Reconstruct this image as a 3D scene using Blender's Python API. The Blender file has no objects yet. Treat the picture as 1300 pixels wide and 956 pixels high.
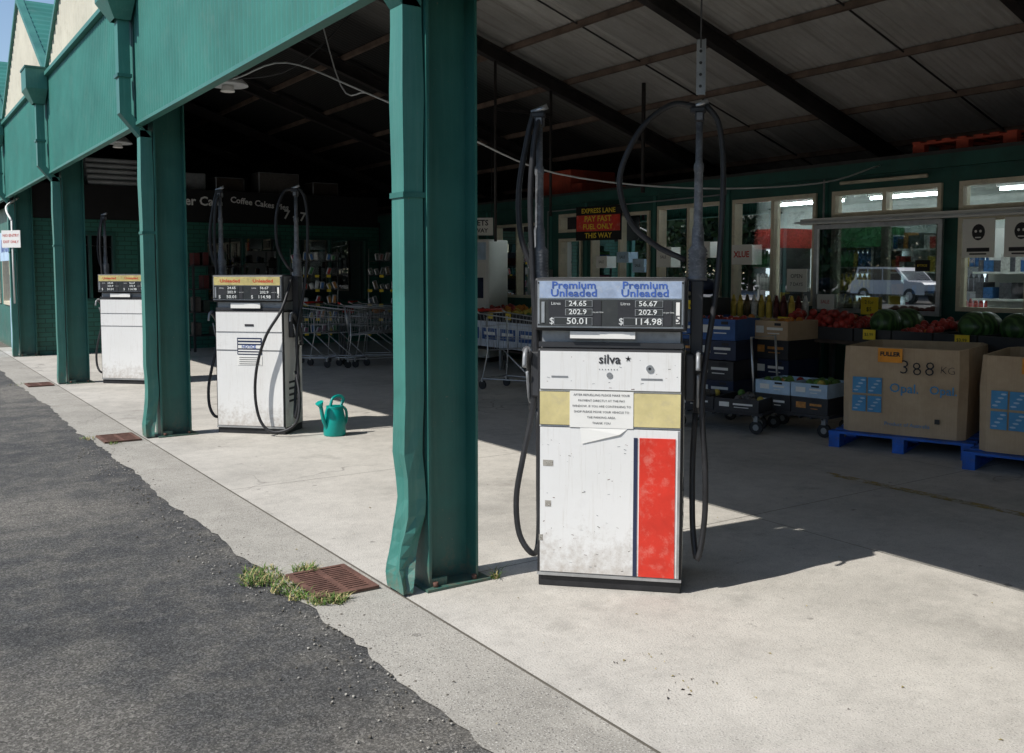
import bpy, bmesh, math, random
from mathutils import Vector, Matrix
random.seed(7)
R=random.random
def U(a,b): return a+(b-a)*random.random()
scene=bpy.context.scene
# ------------------------------------------------------------ materials
def nt(name):
    m=bpy.data.materials.new(name); m.use_nodes=True
    N=m.node_tree.nodes; L=m.node_tree.links
    return m,N,L,N['Principled BSDF']
def objco(N):
    return N.new('ShaderNodeTexCoord').outputs['Object']
def noise(N,L,vec,scale,detail=5,rough=.6):
    n=N.new('ShaderNodeTexNoise'); n.inputs['Scale'].default_value=scale
    n.inputs['Detail'].default_value=detail; n.inputs['Roughness'].default_value=rough
    L.new(vec,n.inputs['Vector']); return n.outputs['Fac']
def ramp(N,L,fac,stops):
    r=N.new('ShaderNodeValToRGB'); e=r.color_ramp.elements
    while len(e)<len(stops): e.new(.5)
    for i,(p,c) in enumerate(stops):
        e[i].position=p
        if not hasattr(c,'__len__'): c=(c,c,c)
        e[i].color=(c[0],c[1],c[2],1)
    L.new(fac,r.inputs['Fac']); return r.outputs['Color']
def mixc(N,L,fac,a,b,mode='MIX'):
    m=N.new('ShaderNodeMix'); m.data_type='RGBA'; m.blend_type=mode
    def put(s,v):
        if hasattr(v,'is_linked') or hasattr(v,'links'): L.new(v,s)
        elif hasattr(v,'__len__'): s.default_value=(v[0],v[1],v[2],1)
        else: s.default_value=v
    put(m.inputs[0],fac); put(m.inputs[6],a); put(m.inputs[7],b)
    return m.outputs[2]
def bump(N,L,h,b,strength=.3,dist=.01):
    n=N.new('ShaderNodeBump'); n.inputs['Strength'].default_value=strength
    n.inputs['Distance'].default_value=dist
    L.new(h,n.inputs['Height']); L.new(n.outputs['Normal'],b.inputs['Normal'])
def mapping(N,L,vec,scale):
    m=N.new('ShaderNodeMapping'); m.inputs['Scale'].default_value=scale
    L.new(vec,m.inputs['Vector']); return m.outputs['Vector']
def MAT(name,col,rough=.6,metal=0,var=.25,scale=4,bmp=0,bscale=60,dirt=0,dirtcol=(.08,.06,.04),emit=0,spec=.4):
    m,N,L,b=nt(name); v=objco(N)
    f=noise(N,L,v,scale,6,.65)
    lo=tuple(c*(1-var) for c in col); hi=tuple(min(1,c*(1+var*.6)) for c in col)
    c=ramp(N,L,f,[(.3,lo),(.7,hi)])
    if dirt:
        f2=noise(N,L,v,scale*2.7,8,.75)
        d=ramp(N,L,f2,[(.52,0),(.72,dirt)])
        c=mixc(N,L,d,c,dirtcol)
    L.new(c,b.inputs['Base Color'])
    b.inputs['Roughness'].default_value=rough; b.inputs['Metallic'].default_value=metal
    b.inputs['Specular IOR Level'].default_value=spec
    if bmp: bump(N,L,noise(N,L,v,bscale,4,.6),b,bmp,.01)
    if emit:
        L.new(c,b.inputs['Emission Color']); b.inputs['Emission Strength'].default_value=emit
    return m
def m_green_post(name,col,chalk):
    m,N,L,b=nt(name); v=objco(N)
    f=noise(N,L,v,2.0,6,.65)
    c=ramp(N,L,f,[(.3,tuple(x*.75 for x in col)),(.7,tuple(x*1.15 for x in col))])
    s=noise(N,L,mapping(N,L,v,(24,24,1.1)),1.6,6,.7)
    c=mixc(N,L,ramp(N,L,s,[(.5,0),(.72,.45)]),c,chalk)
    s2=noise(N,L,mapping(N,L,v,(9,9,2.5)),4,9,.8)
    c=mixc(N,L,ramp(N,L,s2,[(.62,0),(.72,.7)]),c,(.012,.045,.038))
    sp=noise(N,L,v,70,3,.6)
    c=mixc(N,L,ramp(N,L,sp,[(.71,0),(.74,.8)]),c,(.25,.2,.15))
    sep=N.new('ShaderNodeSeparateXYZ'); L.new(v,sep.inputs[0])
    zr=N.new('ShaderNodeMapRange'); zr.inputs[1].default_value=0; zr.inputs[2].default_value=.3
    zr.inputs[3].default_value=.3; zr.inputs[4].default_value=0; L.new(sep.outputs[2],zr.inputs[0])
    g=noise(N,L,v,16,8,.8)
    ad=N.new('ShaderNodeMath'); ad.operation='ADD'; L.new(g,ad.inputs[0]); L.new(zr.outputs[0],ad.inputs[1])
    c=mixc(N,L,ramp(N,L,ad.outputs[0],[(.66,0),(.85,.6)]),c,(.16,.13,.09))
    L.new(c,b.inputs['Base Color'])
    L.new(ramp(N,L,f,[(.3,.35),(.7,.6)]),b.inputs['Roughness'])
    bump(N,L,noise(N,L,v,9,5,.6),b,.18,.01)
    return m
GREEN=m_green_post('green_paint',(.026,.135,.112),(.06,.17,.145))
GREENP=m_green_post('sunlit_green_paint',(.05,.20,.165),(.12,.27,.23))  # lighter copy of the post green; sunlight on the downpipe put into its colour
GREEND=MAT('shaded_dark_green',(.016,.085,.068),.55,var=.3,scale=3,dirt=.4,dirtcol=(.04,.05,.04))  # shop green, darkened so the shade under the roof is in the colour
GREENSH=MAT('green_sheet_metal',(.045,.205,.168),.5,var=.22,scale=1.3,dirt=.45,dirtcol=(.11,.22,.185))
CREAM=MAT('cream_sheet_metal',(.62,.58,.46),.55,var=.15,scale=1.2,dirt=.4,dirtcol=(.3,.26,.18))
CREAMF=MAT('cream_window_frame',(.62,.56,.43),.5,var=.15,scale=5,dirt=.3)
WHITE=MAT('white_paint',(.76,.76,.74),.45,var=.06,scale=3)
BLACK=MAT('black_rubber',(.022,.022,.024),.5,var=.4,scale=12)
DARK=MAT('dark_plastic',(.035,.036,.04),.5,var=.3)
NAVY=MAT('dark_blue_paint',(.02,.03,.07),.5)
RED=MAT('red_paint',(.66,.04,.022),.4,var=.2,scale=5,dirt=.5,dirtcol=(.76,.34,.27))
YEL=MAT('faded_yellow_band',(.64,.55,.27),.5,var=.2,scale=7,dirt=.7,dirtcol=(.50,.43,.27))
PAPER=MAT('paper',(.80,.79,.75),.8,var=.04)
INK=MAT('ink',(.03,.03,.035),.7)
STEEL=MAT('galvanised_steel',(.50,.51,.52),.38,metal=.8,var=.25,scale=8)
GREYP=MAT('grey_metal',(.30,.31,.32),.45,metal=.3,var=.25,scale=7,dirt=.4)
MAST=MAT('mast_metal',(.15,.155,.165),.5,metal=.2,var=.5,scale=14,dirt=.6,dirtcol=(.42,.42,.42))
LBLUE=MAT('pale_blue_strip',(.34,.42,.56),.4,var=.3,scale=12,dirt=.6,dirtcol=(.55,.57,.58))
BLUET=MAT('blue_lettering',(.06,.13,.44),.4,var=.4,scale=20)
LCD=MAT('lcd_glass',(.04,.045,.048),.2,var=.3,spec=.6,dirt=.3,dirtcol=(.12,.12,.11))
DIG=MAT('lcd_digits',(.75,.77,.75),.6)
REDT=MAT('red_lettering',(.6,.03,.02),.5)
YELT=MAT('yellow_card',(.85,.62,.04),.6,var=.1)
YELD=MAT('aged_yellow_strip',(.58,.49,.20),.5,var=.3,scale=9,dirt=.5)
ORANGE=MAT('orange_card',(.9,.33,.03),.6)
TEAL=MAT('teal_plastic',(.0,.30,.26),.35,var=.1)
BLUEP=MAT('blue_pallet_paint',(.02,.12,.52),.6,var=.35,scale=6,dirt=.6,dirtcol=(.15,.13,.12),bmp=.3)
BLUEC=MAT('blue_crate',(.03,.10,.30),.5,var=.3)
REDP=MAT('red_pallet_paint',(.45,.07,.035),.7,var=.35,dirt=.4)
RUST=MAT('rusty_iron',(.15,.075,.055),.75,var=.45,scale=18,bmp=.5)
WOODD=MAT('dark_timber',(.06,.045,.035),.8,var=.5,scale=6)
RAFT=MAT('dark_steel_rafter',(.04,.035,.034),.6,var=.4)
PURL=MAT('purlin_steel',(.19,.135,.105),.7,var=.5,scale=3)
CHAR=MAT('blackboard',(.012,.012,.013),.8)
SKIRT=MAT('stall_skirt',(.62,.66,.72),.7)
PINK=MAT('red_fruit',(.40,.04,.03),.45,var=.7,scale=9)
LIMEG=MAT('green_fruit',(.12,.25,.05),.5,var=.6,scale=9)
ORF=MAT('orange_fruit',(.65,.24,.04),.5,var=.4,scale=9)
YF=MAT('yellow_fruit',(.62,.46,.08),.5,var=.4,scale=9)
PRODS=[PINK,LIMEG,ORF,YF]
GOODS=[MAT('goods_%d'%i,c,.45,var=.4,scale=30) for i,c in enumerate([(.5,.05,.04),(.6,.45,.06),(.05,.16,.4),(.06,.25,.09),(.62,.62,.6),(.3,.1,.18),(.55,.24,.06),(.1,.1,.12)])]
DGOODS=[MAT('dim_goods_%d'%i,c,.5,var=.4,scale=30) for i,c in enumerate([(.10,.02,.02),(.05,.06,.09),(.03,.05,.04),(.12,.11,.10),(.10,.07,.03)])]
PLASTER=MAT('shop_plaster',(.55,.57,.54),.8)
SHOPFL=MAT('shop_floor',(.3,.29,.27),.5)
TUBE=MAT('lit_fluorescent',(.9,.97,1.0),.5,var=0,emit=26)
FRIDGEL=MAT('lit_fridge_back',(.8,.92,1.0),.5,var=0,emit=1.7)
LEAF1=MAT('leaf_green',(.05,.09,.028),.7,var=.6,scale=.6)
LEAF2=MAT('leaf_green_dark',(.028,.05,.02),.7,var=.6,scale=.8)
BARK=MAT('bark',(.12,.09,.06),.9,var=.4)
GRASSM=MAT('grass_blade',(.12,.21,.04),.7,var=.6,scale=12)
STRAW=MAT('dry_grass',(.40,.33,.15),.8,var=.4,scale=12)
CARW=MAT('white_car_paint',(.8,.8,.81),.25,var=.02,spec=.6)
CARG=MAT('car_glass',(.02,.025,.03),.1,spec=.8)
TAN=MAT('blue_print',(.08,.30,.55),.6,var=.25)
HPAPER=MAT('pale_blue_sign',(.45,.6,.75),.6)
POLY=MAT('pale_poly_pipe',(.55,.57,.58),.5,var=.2)

def m_asphalt():
    m,N,L,b=nt('asphalt'); v=objco(N)
    big=noise(N,L,v,.42,6,.6)
    c=ramp(N,L,big,[(.40,(.085,.085,.087)),(.50,(.12,.117,.112)),(.57,(.215,.20,.178))])
    med=noise(N,L,v,3.6,10,.82)
    c=mixc(N,L,ramp(N,L,med,[(.46,0),(.66,.7)]),c,(.26,.24,.205))
    dk=noise(N,L,v,1.3,8,.75)
    c=mixc(N,L,ramp(N,L,dk,[(.52,0),(.66,.7)]),c,(.055,.055,.058))
    vo=N.new('ShaderNodeTexVoronoi'); vo.inputs['Scale'].default_value=130; L.new(v,vo.inputs['Vector'])
    sp=ramp(N,L,vo.outputs['Color'],[(.0,.40),(.55,.90),(1,2.1)])
    c=mixc(N,L,.9,c,sp,'MULTIPLY')
    fine=noise(N,L,v,150,5,.75)
    c=mixc(N,L,ramp(N,L,fine,[(.56,0),(.66,.75)]),c,(.42,.40,.36))
    c=mixc(N,L,ramp(N,L,fine,[(.34,.8),(.44,0)]),c,(.025,.025,.026))
    L.new(c,b.inputs['Base Color']); b.inputs['Roughness'].default_value=.9
    b.inputs['Specular IOR Level'].default_value=.25
    bump(N,L,fine,b,1.0,.014)
    return m
def m_concrete(name,base,k=1.0,speck=0.5,cracks=.5):
    m,N,L,b=nt(name); v=objco(N)
    big=noise(N,L,v,.7,8,.7)
    lo=tuple(x*.78*k for x in base); hi=tuple(x*1.12*k for x in base)
    c=ramp(N,L,big,[(.35,lo),(.5,tuple(x*k for x in base)),(.65,hi)])
    med=noise(N,L,v,6,12,.85)
    c=mixc(N,L,ramp(N,L,med,[(.47,0),(.68,.5)]),c,tuple(x*.55 for x in base))
    med2=noise(N,L,v,2.3,12,.8)
    c=mixc(N,L,ramp(N,L,med2,[(.50,0),(.66,.45)]),c,tuple(min(1,x*1.28) for x in base))
    st=noise(N,L,v,1.7,5,.6)
    c=mixc(N,L,ramp(N,L,st,[(.61,0),(.74,.42)]),c,(.16,.145,.125))
    sps=noise(N,L,v,11,2,.4)
    c=mixc(N,L,ramp(N,L,sps,[(.74,0),(.77,.5)]),c,(.10,.09,.08))
    fine=noise(N,L,v,120,3,.6)
    c=mixc(N,L,ramp(N,L,fine,[(.57,0),(.66,speck)]),c,(.13,.12,.11))
    fine2=noise(N,L,mapping(N,L,v,(1.1,.9,1)),150,3,.6)
    c=mixc(N,L,ramp(N,L,fine2,[(.58,0),(.67,speck*.8)]),c,(.68,.66,.60))
    w=N.new('ShaderNodeVectorMath'); w.operation='ADD'
    nn=N.new('ShaderNodeTexNoise'); nn.inputs['Scale'].default_value=1.5; L.new(v,nn.inputs['Vector'])
    L.new(v,w.inputs[0]); L.new(nn.outputs['Color'],w.inputs[1])
    vo=N.new('ShaderNodeTexVoronoi'); vo.feature='DISTANCE_TO_EDGE'; vo.inputs['Scale'].default_value=.38
    L.new(w.outputs[0],vo.inputs['Vector'])
    cr=ramp(N,L,vo.outputs['Distance'],[(.0,cracks),(.0015,cracks*.6),(.003,0)])
    mk=ramp(N,L,noise(N,L,v,.5,2,.5),[(.52,0),(.57,1)])
    cm=mixc(N,L,1.0,cr,mk,'MULTIPLY')
    c=mixc(N,L,cm,c,(.10,.09,.08))
    L.new(c,b.inputs['Base Color']); b.inputs['Roughness'].default_value=.88
    b.inputs['Specular IOR Level'].default_value=.25
    bump(N,L,fine,b,.5,.007)
    return m
ASPH=m_asphalt()
CONC=[m_concrete('concrete_a',(.49,.46,.41)),m_concrete('concrete_b',(.47,.44,.39),.96),m_concrete('concrete_c',(.51,.485,.435))]
AGG=m_concrete('exposed_aggregate',(.39,.365,.32),.93,1.0,.3)
JOINT=MAT('joint_dirt',(.14,.125,.10),.95)

def m_pumpwhite():
    m,N,L,b=nt('pump_enamel'); v=objco(N)
    f=noise(N,L,v,2.5,6,.7)
    c=ramp(N,L,f,[(.3,(.74,.735,.71)),(.7,(.80,.795,.78))])
    sep=N.new('ShaderNodeSeparateXYZ'); L.new(v,sep.inputs[0])
    zr=N.new('ShaderNodeMapRange'); zr.inputs[1].default_value=0; zr.inputs[2].default_value=.45
    zr.inputs[3].default_value=.40; zr.inputs[4].default_value=0
    L.new(sep.outputs[2],zr.inputs[0])
    g=noise(N,L,v,12,10,.82)
    ad=N.new('ShaderNodeMath'); ad.operation='ADD'; L.new(g,ad.inputs[0]); L.new(zr.outputs[0],ad.inputs[1])
    c=mixc(N,L,ramp(N,L,ad.outputs[0],[(.66,0),(.95,.7)]),c,(.32,.26,.2))
    s=noise(N,L,mapping(N,L,v,(26,26,1.2)),3,6,.7)
    c=mixc(N,L,ramp(N,L,s,[(.55,0),(.72,.30)]),c,(.46,.41,.34))
    sm=noise(N,L,v,5,6,.7)
    c=mixc(N,L,ramp(N,L,sm,[(.55,0),(.75,.30)]),c,(.50,.48,.44))
    sc=noise(N,L,v,40,4,.7)
    c=mixc(N,L,ramp(N,L,sc,[(.68,0),(.72,.85)]),c,(.27,.20,.15))
    L.new(c,b.inputs['Base Color']); b.inputs['Roughness'].default_value=.40
    bump(N,L,noise(N,L,v,3,3,.5),b,.2,.012)
    return m
PUMPW=m_pumpwhite()
def m_card():
    m,N,L,b=nt('cardboard'); v=objco(N)
    f=noise(N,L,v,3,7,.7)
    c=ramp(N,L,f,[(.3,(.43,.30,.185)),(.7,(.58,.43,.28))])
    f2=noise(N,L,mapping(N,L,v,(60,60,1)),3,3,.6)
    c=mixc(N,L,ramp(N,L,f2,[(.4,0),(.7,.25)]),c,(.36,.25,.15))
    L.new(c,b.inputs['Base Color']); b.inputs['Roughness'].default_value=.85
    bump(N,L,noise(N,L,v,2.5,3,.5),b,.6,.05)
    return m
CARD=m_card()
def m_roof():
    m,N,L,b=nt('roof_sheet_underside'); v=objco(N)
    sep=N.new('ShaderNodeSeparateXYZ'); L.new(v,sep.inputs[0])
    f=noise(N,L,v,.8,8,.7)
    c=ramp(N,L,f,[(.3,(.55,.53,.49)),(.7,(.82,.80,.76))])
    st=noise(N,L,mapping(N,L,v,(.4,14,1)),1.5,4,.6)
    c=mixc(N,L,ramp(N,L,st,[(.5,0),(.75,.5)]),c,(.28,.23,.18))
    # single sheets of slightly different age
    mm=N.new('ShaderNodeMath'); mm.operation='MULTIPLY'; mm.inputs[1].default_value=1/.76; L.new(sep.outputs[1],mm.inputs[0])
    fl=N.new('ShaderNodeMath'); fl.operation='FLOOR'; L.new(mm.outputs[0],fl.inputs[0])
    wn=N.new('ShaderNodeTexWhiteNoise'); wn.noise_dimensions='1D'; L.new(fl.outputs[0],wn.inputs['W'])
    c=mixc(N,L,1.0,c,ramp(N,L,wn.outputs['Value'],[(0,.7),(1,1.0)]),'MULTIPLY')
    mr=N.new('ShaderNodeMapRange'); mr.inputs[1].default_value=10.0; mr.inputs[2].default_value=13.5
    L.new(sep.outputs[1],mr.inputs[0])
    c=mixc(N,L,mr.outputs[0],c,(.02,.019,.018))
    L.new(c,b.inputs['Base Color']); b.inputs['Roughness'].default_value=.6; b.inputs['Metallic'].default_value=.1
    return m
ROOFM=m_roof()
def m_glass(name,tint,base,mult):
    m=bpy.data.materials.new(name); m.use_nodes=True; N=m.node_tree.nodes; L=m.node_tree.links
    N.clear(); o=N.new('ShaderNodeOutputMaterial'); mx=N.new('ShaderNodeMixShader')
    t=N.new('ShaderNodeBsdfTransparent'); t.inputs[0].default_value=(*tint,1)
    g=N.new('ShaderNodeBsdfGlossy'); g.inputs['Roughness'].default_value=.01
    g.inputs[0].default_value=(.95,.97,1,1)
    fr=N.new('ShaderNodeFresnel'); fr.inputs[0].default_value=1.5
    ma=N.new('ShaderNodeMath'); ma.operation='MULTIPLY_ADD'; ma.inputs[1].default_value=mult; ma.inputs[2].default_value=base
    ma.use_clamp=True
    L.new(fr.outputs[0],ma.inputs[0]); L.new(ma.outputs[0],mx.inputs[0])
    L.new(t.outputs[0],mx.inputs[1]); L.new(g.outputs[0],mx.inputs[2]); L.new(mx.outputs[0],o.inputs[0])
    return m
GLASS=m_glass('window_glass',(.85,.92,.89),.0,1.3)
GLASSR=m_glass('reflective_glass',(.35,.4,.4),.18,1.9)
def m_melon():
    m,N,L,b=nt('watermelon_skin'); v=objco(N)
    w=N.new('ShaderNodeTexWave'); w.inputs['Scale'].default_value=7; w.inputs['Distortion'].default_value=7
    w.inputs['Detail'].default_value=4; L.new(v,w.inputs['Vector'])
    c=ramp(N,L,w.outputs['Fac'],[(.35,(.018,.055,.015)),(.75,(.055,.13,.035))])
    L.new(c,b.inputs['Base Color']); b.inputs['Roughness'].default_value=.35; return m
MELON=m_melon()
def m_brick():
    m,N,L,b=nt('green_painted_brick'); v=objco(N)
    sep=N.new('ShaderNodeSeparateXYZ'); L.new(v,sep.inputs[0])
    ad=N.new('ShaderNodeMath'); ad.operation='ADD'; L.new(sep.outputs[0],ad.inputs[0]); L.new(sep.outputs[1],ad.inputs[1])
    cb=N.new('ShaderNodeCombineXYZ'); L.new(ad.outputs[0],cb.inputs[0]); L.new(sep.outputs[2],cb.inputs[1])
    br=N.new('ShaderNodeTexBrick'); br.inputs['Scale'].default_value=1; br.inputs['Brick Width'].default_value=.24
    br.inputs['Row Height'].default_value=.086; br.inputs['Mortar Size'].default_value=.008
    br.inputs['Color1'].default_value=(.02,.12,.09,1); br.inputs['Color2'].default_value=(.028,.15,.115,1)
    br.inputs['Mortar'].default_value=(.012,.06,.045,1); L.new(cb.outputs[0],br.inputs['Vector'])
    L.new(br.outputs['Color'],b.inputs['Base Color']); b.inputs['Roughness'].default_value=.5
    return m
BRICK=m_brick()
def m_worn_line():
    m=bpy.data.materials.new('worn_yellow_line'); m.use_nodes=True; N=m.node_tree.nodes; L=m.node_tree.links
    b=N['Principled BSDF']; b.inputs['Base Color'].default_value=(.42,.30,.08,1); b.inputs['Roughness'].default_value=.8
    v=objco(N); f=noise(N,L,v,9,8,.8); a=ramp(N,L,f,[(.42,0),(.58,.8)])
    L.new(a,b.inputs['Alpha']); return m
WLINE=m_worn_line()

# ------------------------------------------------------------ builder
class B:
    def __init__(s,name,loc=(0,0,0),rz=0):
        s.name=name; s.bm=bmesh.new(); s.mats=[]; s.loc=loc; s.rz=rz; s.T=Matrix.Identity(4)
    def mi(s,m):
        if m not in s.mats: s.mats.append(m)
        return s.mats.index(m)
    def v(s,p): return s.bm.verts.new(s.T@Vector(p))
    def face(s,vs,m,smooth=False):
        try: f=s.bm.faces.new(vs)
        except ValueError: return None
        f.material_index=s.mi(m); f.smooth=smooth; return f
    def quad(s,pts,m): return s.face([s.v(p) for p in pts],m)
    def box(s,x0,x1,y0,y1,z0,z1,m,bev=0,rot=None):
        c=Vector(((x0+x1)/2,(y0+y1)/2,(z0+z1)/2)); vs=[]
        for z in (z0,z1):
            for (x,y) in ((x0,y0),(x1,y0),(x1,y1),(x0,y1)):
                p=Vector((x,y,z))
                if rot: p=c+rot@(p-c)
                vs.append(s.v(p))
        fs=[]
        for idx in ((3,2,1,0),(4,5,6,7),(0,1,5,4),(1,2,6,5),(2,3,7,6),(3,0,4,7)):
            fs.append(s.face([vs[i] for i in idx],m))
        if bev:
            es=list({e for f in fs for e in f.edges})
            bmesh.ops.bevel(s.bm,geom=es,offset=bev,segments=2,affect='EDGES',profile=.5)
        return vs
    def cyl(s,p0,p1,r0,r1,m,seg=12,caps=True):
        p0=Vector(p0);p1=Vector(p1);d=(p1-p0).normalized()
        a=Vector((0,0,1)) if abs(d.z)<.9 else Vector((1,0,0))
        u=d.cross(a).normalized(); w=d.cross(u)
        A=[];Bv=[]
        for i in range(seg):
            t=2*math.pi*i/seg; o=u*math.cos(t)+w*math.sin(t)
            A.append(s.v(p0+o*r0)); Bv.append(s.v(p1+o*r1))
        for i in range(seg):
            j=(i+1)%seg; s.face([A[i],A[j],Bv[j],Bv[i]],m,True)
        if caps: s.face(A[::-1],m); s.face(Bv,m)
    def lathe(s,c,prof,m,seg=16):
        rings=[]
        for r,z in prof:
            rings.append([s.v((c[0]+r*math.cos(2*math.pi*i/seg),c[1]+r*math.sin(2*math.pi*i/seg),c[2]+z)) for i in range(seg)])
        for k in range(len(rings)-1):
            for i in range(seg):
                j=(i+1)%seg; s.face([rings[k][i],rings[k][j],rings[k+1][j],rings[k+1][i]],m,True)
        s.face(rings[0][::-1],m); s.face(rings[-1],m)
    def tube(s,pts,r,m,seg=8,sub=5,smooth=True):
        P=[Vector(p) for p in pts]; Q=[]
        if smooth and len(P)>2:
            E=[P[0]*2-P[1]]+P+[P[-1]*2-P[-2]]
            for i in range(1,len(E)-2):
                for k in range(sub):
                    t=k/sub; a,b,c,d=E[i-1],E[i],E[i+1],E[i+2]
                    Q.append(.5*((2*b)+(c-a)*t+(2*a-5*b+4*c-d)*t*t+(3*b-a-3*c+d)*t**3))
            Q.append(P[-1])
        else: Q=P
        rings=[]; u=None
        for i,q in enumerate(Q):
            d=(Q[min(i+1,len(Q)-1)]-Q[max(i-1,0)]).normalized()
            if u is None:
                a=Vector((0,0,1)) if abs(d.z)<.9 else Vector((1,0,0)); u=d.cross(a).normalized()
            u=(u-d*u.dot(d)).normalized(); w=d.cross(u)
            rings.append([s.v(q+(u*math.cos(2*math.pi*k/seg)+w*math.sin(2*math.pi*k/seg))*r) for k in range(seg)])
        for k in range(len(rings)-1):
            for i in range(seg):
                j=(i+1)%seg; s.face([rings[k][i],rings[k][j],rings[k+1][j],rings[k+1][i]],m,True)
        s.face(rings[0][::-1],m); s.face(rings[-1],m)
    def ball(s,c,r,m,sc=(1,1,1),seg=10,rings=7):
        c=Vector(c); rr=[]
        for a in range(1,rings):
            ph=math.pi*a/rings
            rr.append([s.v(c+Vector((r*sc[0]*math.sin(ph)*math.cos(2*math.pi*i/seg),r*sc[1]*math.sin(ph)*math.sin(2*math.pi*i/seg),r*sc[2]*math.cos(ph)))) for i in range(seg)])
        t=s.v(c+Vector((0,0,r*sc[2]))); bt=s.v(c-Vector((0,0,r*sc[2])))
        for i in range(seg):
            j=(i+1)%seg
            s.face([t,rr[0][i],rr[0][j]],m,True); s.face([bt,rr[-1][j],rr[-1][i]],m,True)
            for k in range(len(rr)-1): s.face([rr[k][i],rr[k+1][i],rr[k+1][j],rr[k][j]],m,True)
    def prism(s,poly,axis,a,b,m):
        def P(p,t):
            return (p[0],t,p[1]) if axis=='y' else ((t,p[0],p[1]) if axis=='x' else (p[0],p[1],t))
        A=[s.v(P(p,a)) for p in poly]; C=[s.v(P(p,b)) for p in poly]
        s.face(A,m); s.face(C[::-1],m)
        n=len(poly)
        for i in range(n): s.face([A[i],C[i],C[(i+1)%n],A[(i+1)%n]],m)
    def text(s,txt,size,loc,right,up,m,align='CENTER',sx=1,bold=0):
        cu=bpy.data.curves.new('t','FONT'); cu.body=txt; cu.size=size; cu.align_x=align; cu.align_y='CENTER'
        cu.resolution_u=2; cu.offset=bold
        ob=bpy.data.objects.new('t',cu); scene.collection.objects.link(ob)
        bpy.context.view_layer.update()
        me=bpy.data.meshes.new_from_object(ob.evaluated_get(bpy.context.evaluated_depsgraph_get()))
        r=Vector(right).normalized(); u=Vector(up).normalized(); o=Vector(loc)
        vs=[s.v(o+r*v.co.x*sx+u*v.co.y) for v in me.vertices]
        for p in me.polygons: s.face([vs[i] for i in p.vertices],m)
        bpy.data.objects.remove(ob); bpy.data.meshes.remove(me); bpy.data.curves.remove(cu)
    def corr(s,o,ud,nd,vd,width,lo,hi,m,pitch=.09,amp=.012,n=6):
        o=Vector(o);ud=Vector(ud).normalized();nd=Vector(nd).normalized();vd=Vector(vd).normalized()
        k=int(width/pitch*n); prev=None
        for i in range(k+1):
            u=width*i/k; a=amp*math.sin(2*math.pi*u/pitch)
            p=o+ud*u+nd*a
            cur=(s.v(p+vd*lo(u)),s.v(p+vd*hi(u)))
            if prev: s.face([prev[0],cur[0],cur[1],prev[1]],m,True)
            prev=cur
    def done(s,recalc=True):
        if recalc: bmesh.ops.recalc_face_normals(s.bm,faces=s.bm.faces)
        me=bpy.data.meshes.new(s.name); s.bm.to_mesh(me); s.bm.free()
        for m in s.mats: me.materials.append(m)
        ob=bpy.data.objects.new(s.name,me); scene.collection.objects.link(ob)
        ob.location=s.loc; ob.rotation_euler=(0,0,s.rz); return ob

X=(1,0,0);Y=(0,1,0);Z=(0,0,1)
# ------------------------------------------------------------ ground
g=B('ground'); 
g.quad([(-600,-600,0),(600,-600,0),(600,600,0),(-600,600,0)],ASPH); g.done()
g=B('kerb_strip')
ys=[-12+i*.06 for i in range(int(40/.06))]
L_=[]; dr=0
for y in ys:
    dr=dr*.85+U(-.014,.014)
    L_.append((1.60+.012*math.sin(y*1.7)+dr+U(-.008,.008),y))
for i in range(len(ys)-1):
    a,b=L_[i],L_[i+1]
    g.quad([(a[0],a[1],.006),(2.03,a[1],.006),(2.03,b[1],.006),(b[0],b[1],.006)],AGG)
g.done()
g=B('concrete_floor')
g.quad([(2.03,-12,.004),(9.5,-12,.004),(9.5,27,.004),(2.03,27,.004)],JOINT)
xs=[2.036,4.55,7.0,9.5]; yj=-11.25
k=0
while yj<19.5:
    for i in range(3):
        gp=.003
        g.quad([(xs[i]+gp,yj+gp,.009),(xs[i+1]-gp,yj+gp,.009),(xs[i+1]-gp,yj+2.55-gp,.009),(xs[i]+gp,yj+2.55-gp,.009)],CONC[(k*7+i*5)%3]); k+=1
    yj+=2.55
g.done()
g=B('painted_line')
g.quad([(5.95,-4,.013),(6.05,-4,.013),(6.05,4.6,.013),(5.95,4.6,.013)],WLINE); g.done()

def grate(x,y):
    b=B('drain_grate',(x,y,0),0)
    b.box(-.16,.16,-.21,.21,.001,.012,JOINT)
    b.box(-.16,.16,-.21,-.185,.012,.024,RUST); b.box(-.16,.16,.185,.21,.012,.024,RUST)
    b.box(-.16,-.13,-.185,.185,.012,.024,RUST); b.box(.13,.16,-.185,.185,.012,.024,RUST)
    for i in range(13):
        t=-.17+i*.0283; b.box(-.13,.13,t-.009,t+.009,.012,.021,RUST)
    b.box(-.015,.015,-.18,.18,.013,.023,RUST)
    b.done()
for x,y in ((1.83,4.32),(1.83,9.25),(1.83,14.3)): grate(x,y)
def tuft(name,spots,n,h):
    b=B(name)
    for i in range(n):
        sx,sy,sr=random.choice(spots)
        a=U(0,6.28);r=sr*math.sqrt(R()); x=sx+r*math.cos(a);y=sy+r*math.sin(a)
        hh=h*U(.3,1.1);an=U(0,6.28);le=hh*U(.4,1.6);w=U(.0015,.004)
        dx,dy=math.cos(an),math.sin(an); px,py=-dy*w,dx*w
        m=GRASSM if R()<.6 else STRAW
        v0=b.v((x-px,y-py,.005));v1=b.v((x+px,y+py,.005))
        v2=b.v((x+dx*le*.4+px*.8,y+dy*le*.4+py*.8,hh*.65));v3=b.v((x+dx*le*.4-px*.8,y+dy*le*.4-py*.8,hh*.65))
        v4=b.v((x+dx*le,y+dy*le,hh*.8))
        b.face([v0,v1,v2,v3],m);b.face([v3,v2,v4],m)
    b.done(False)
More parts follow.
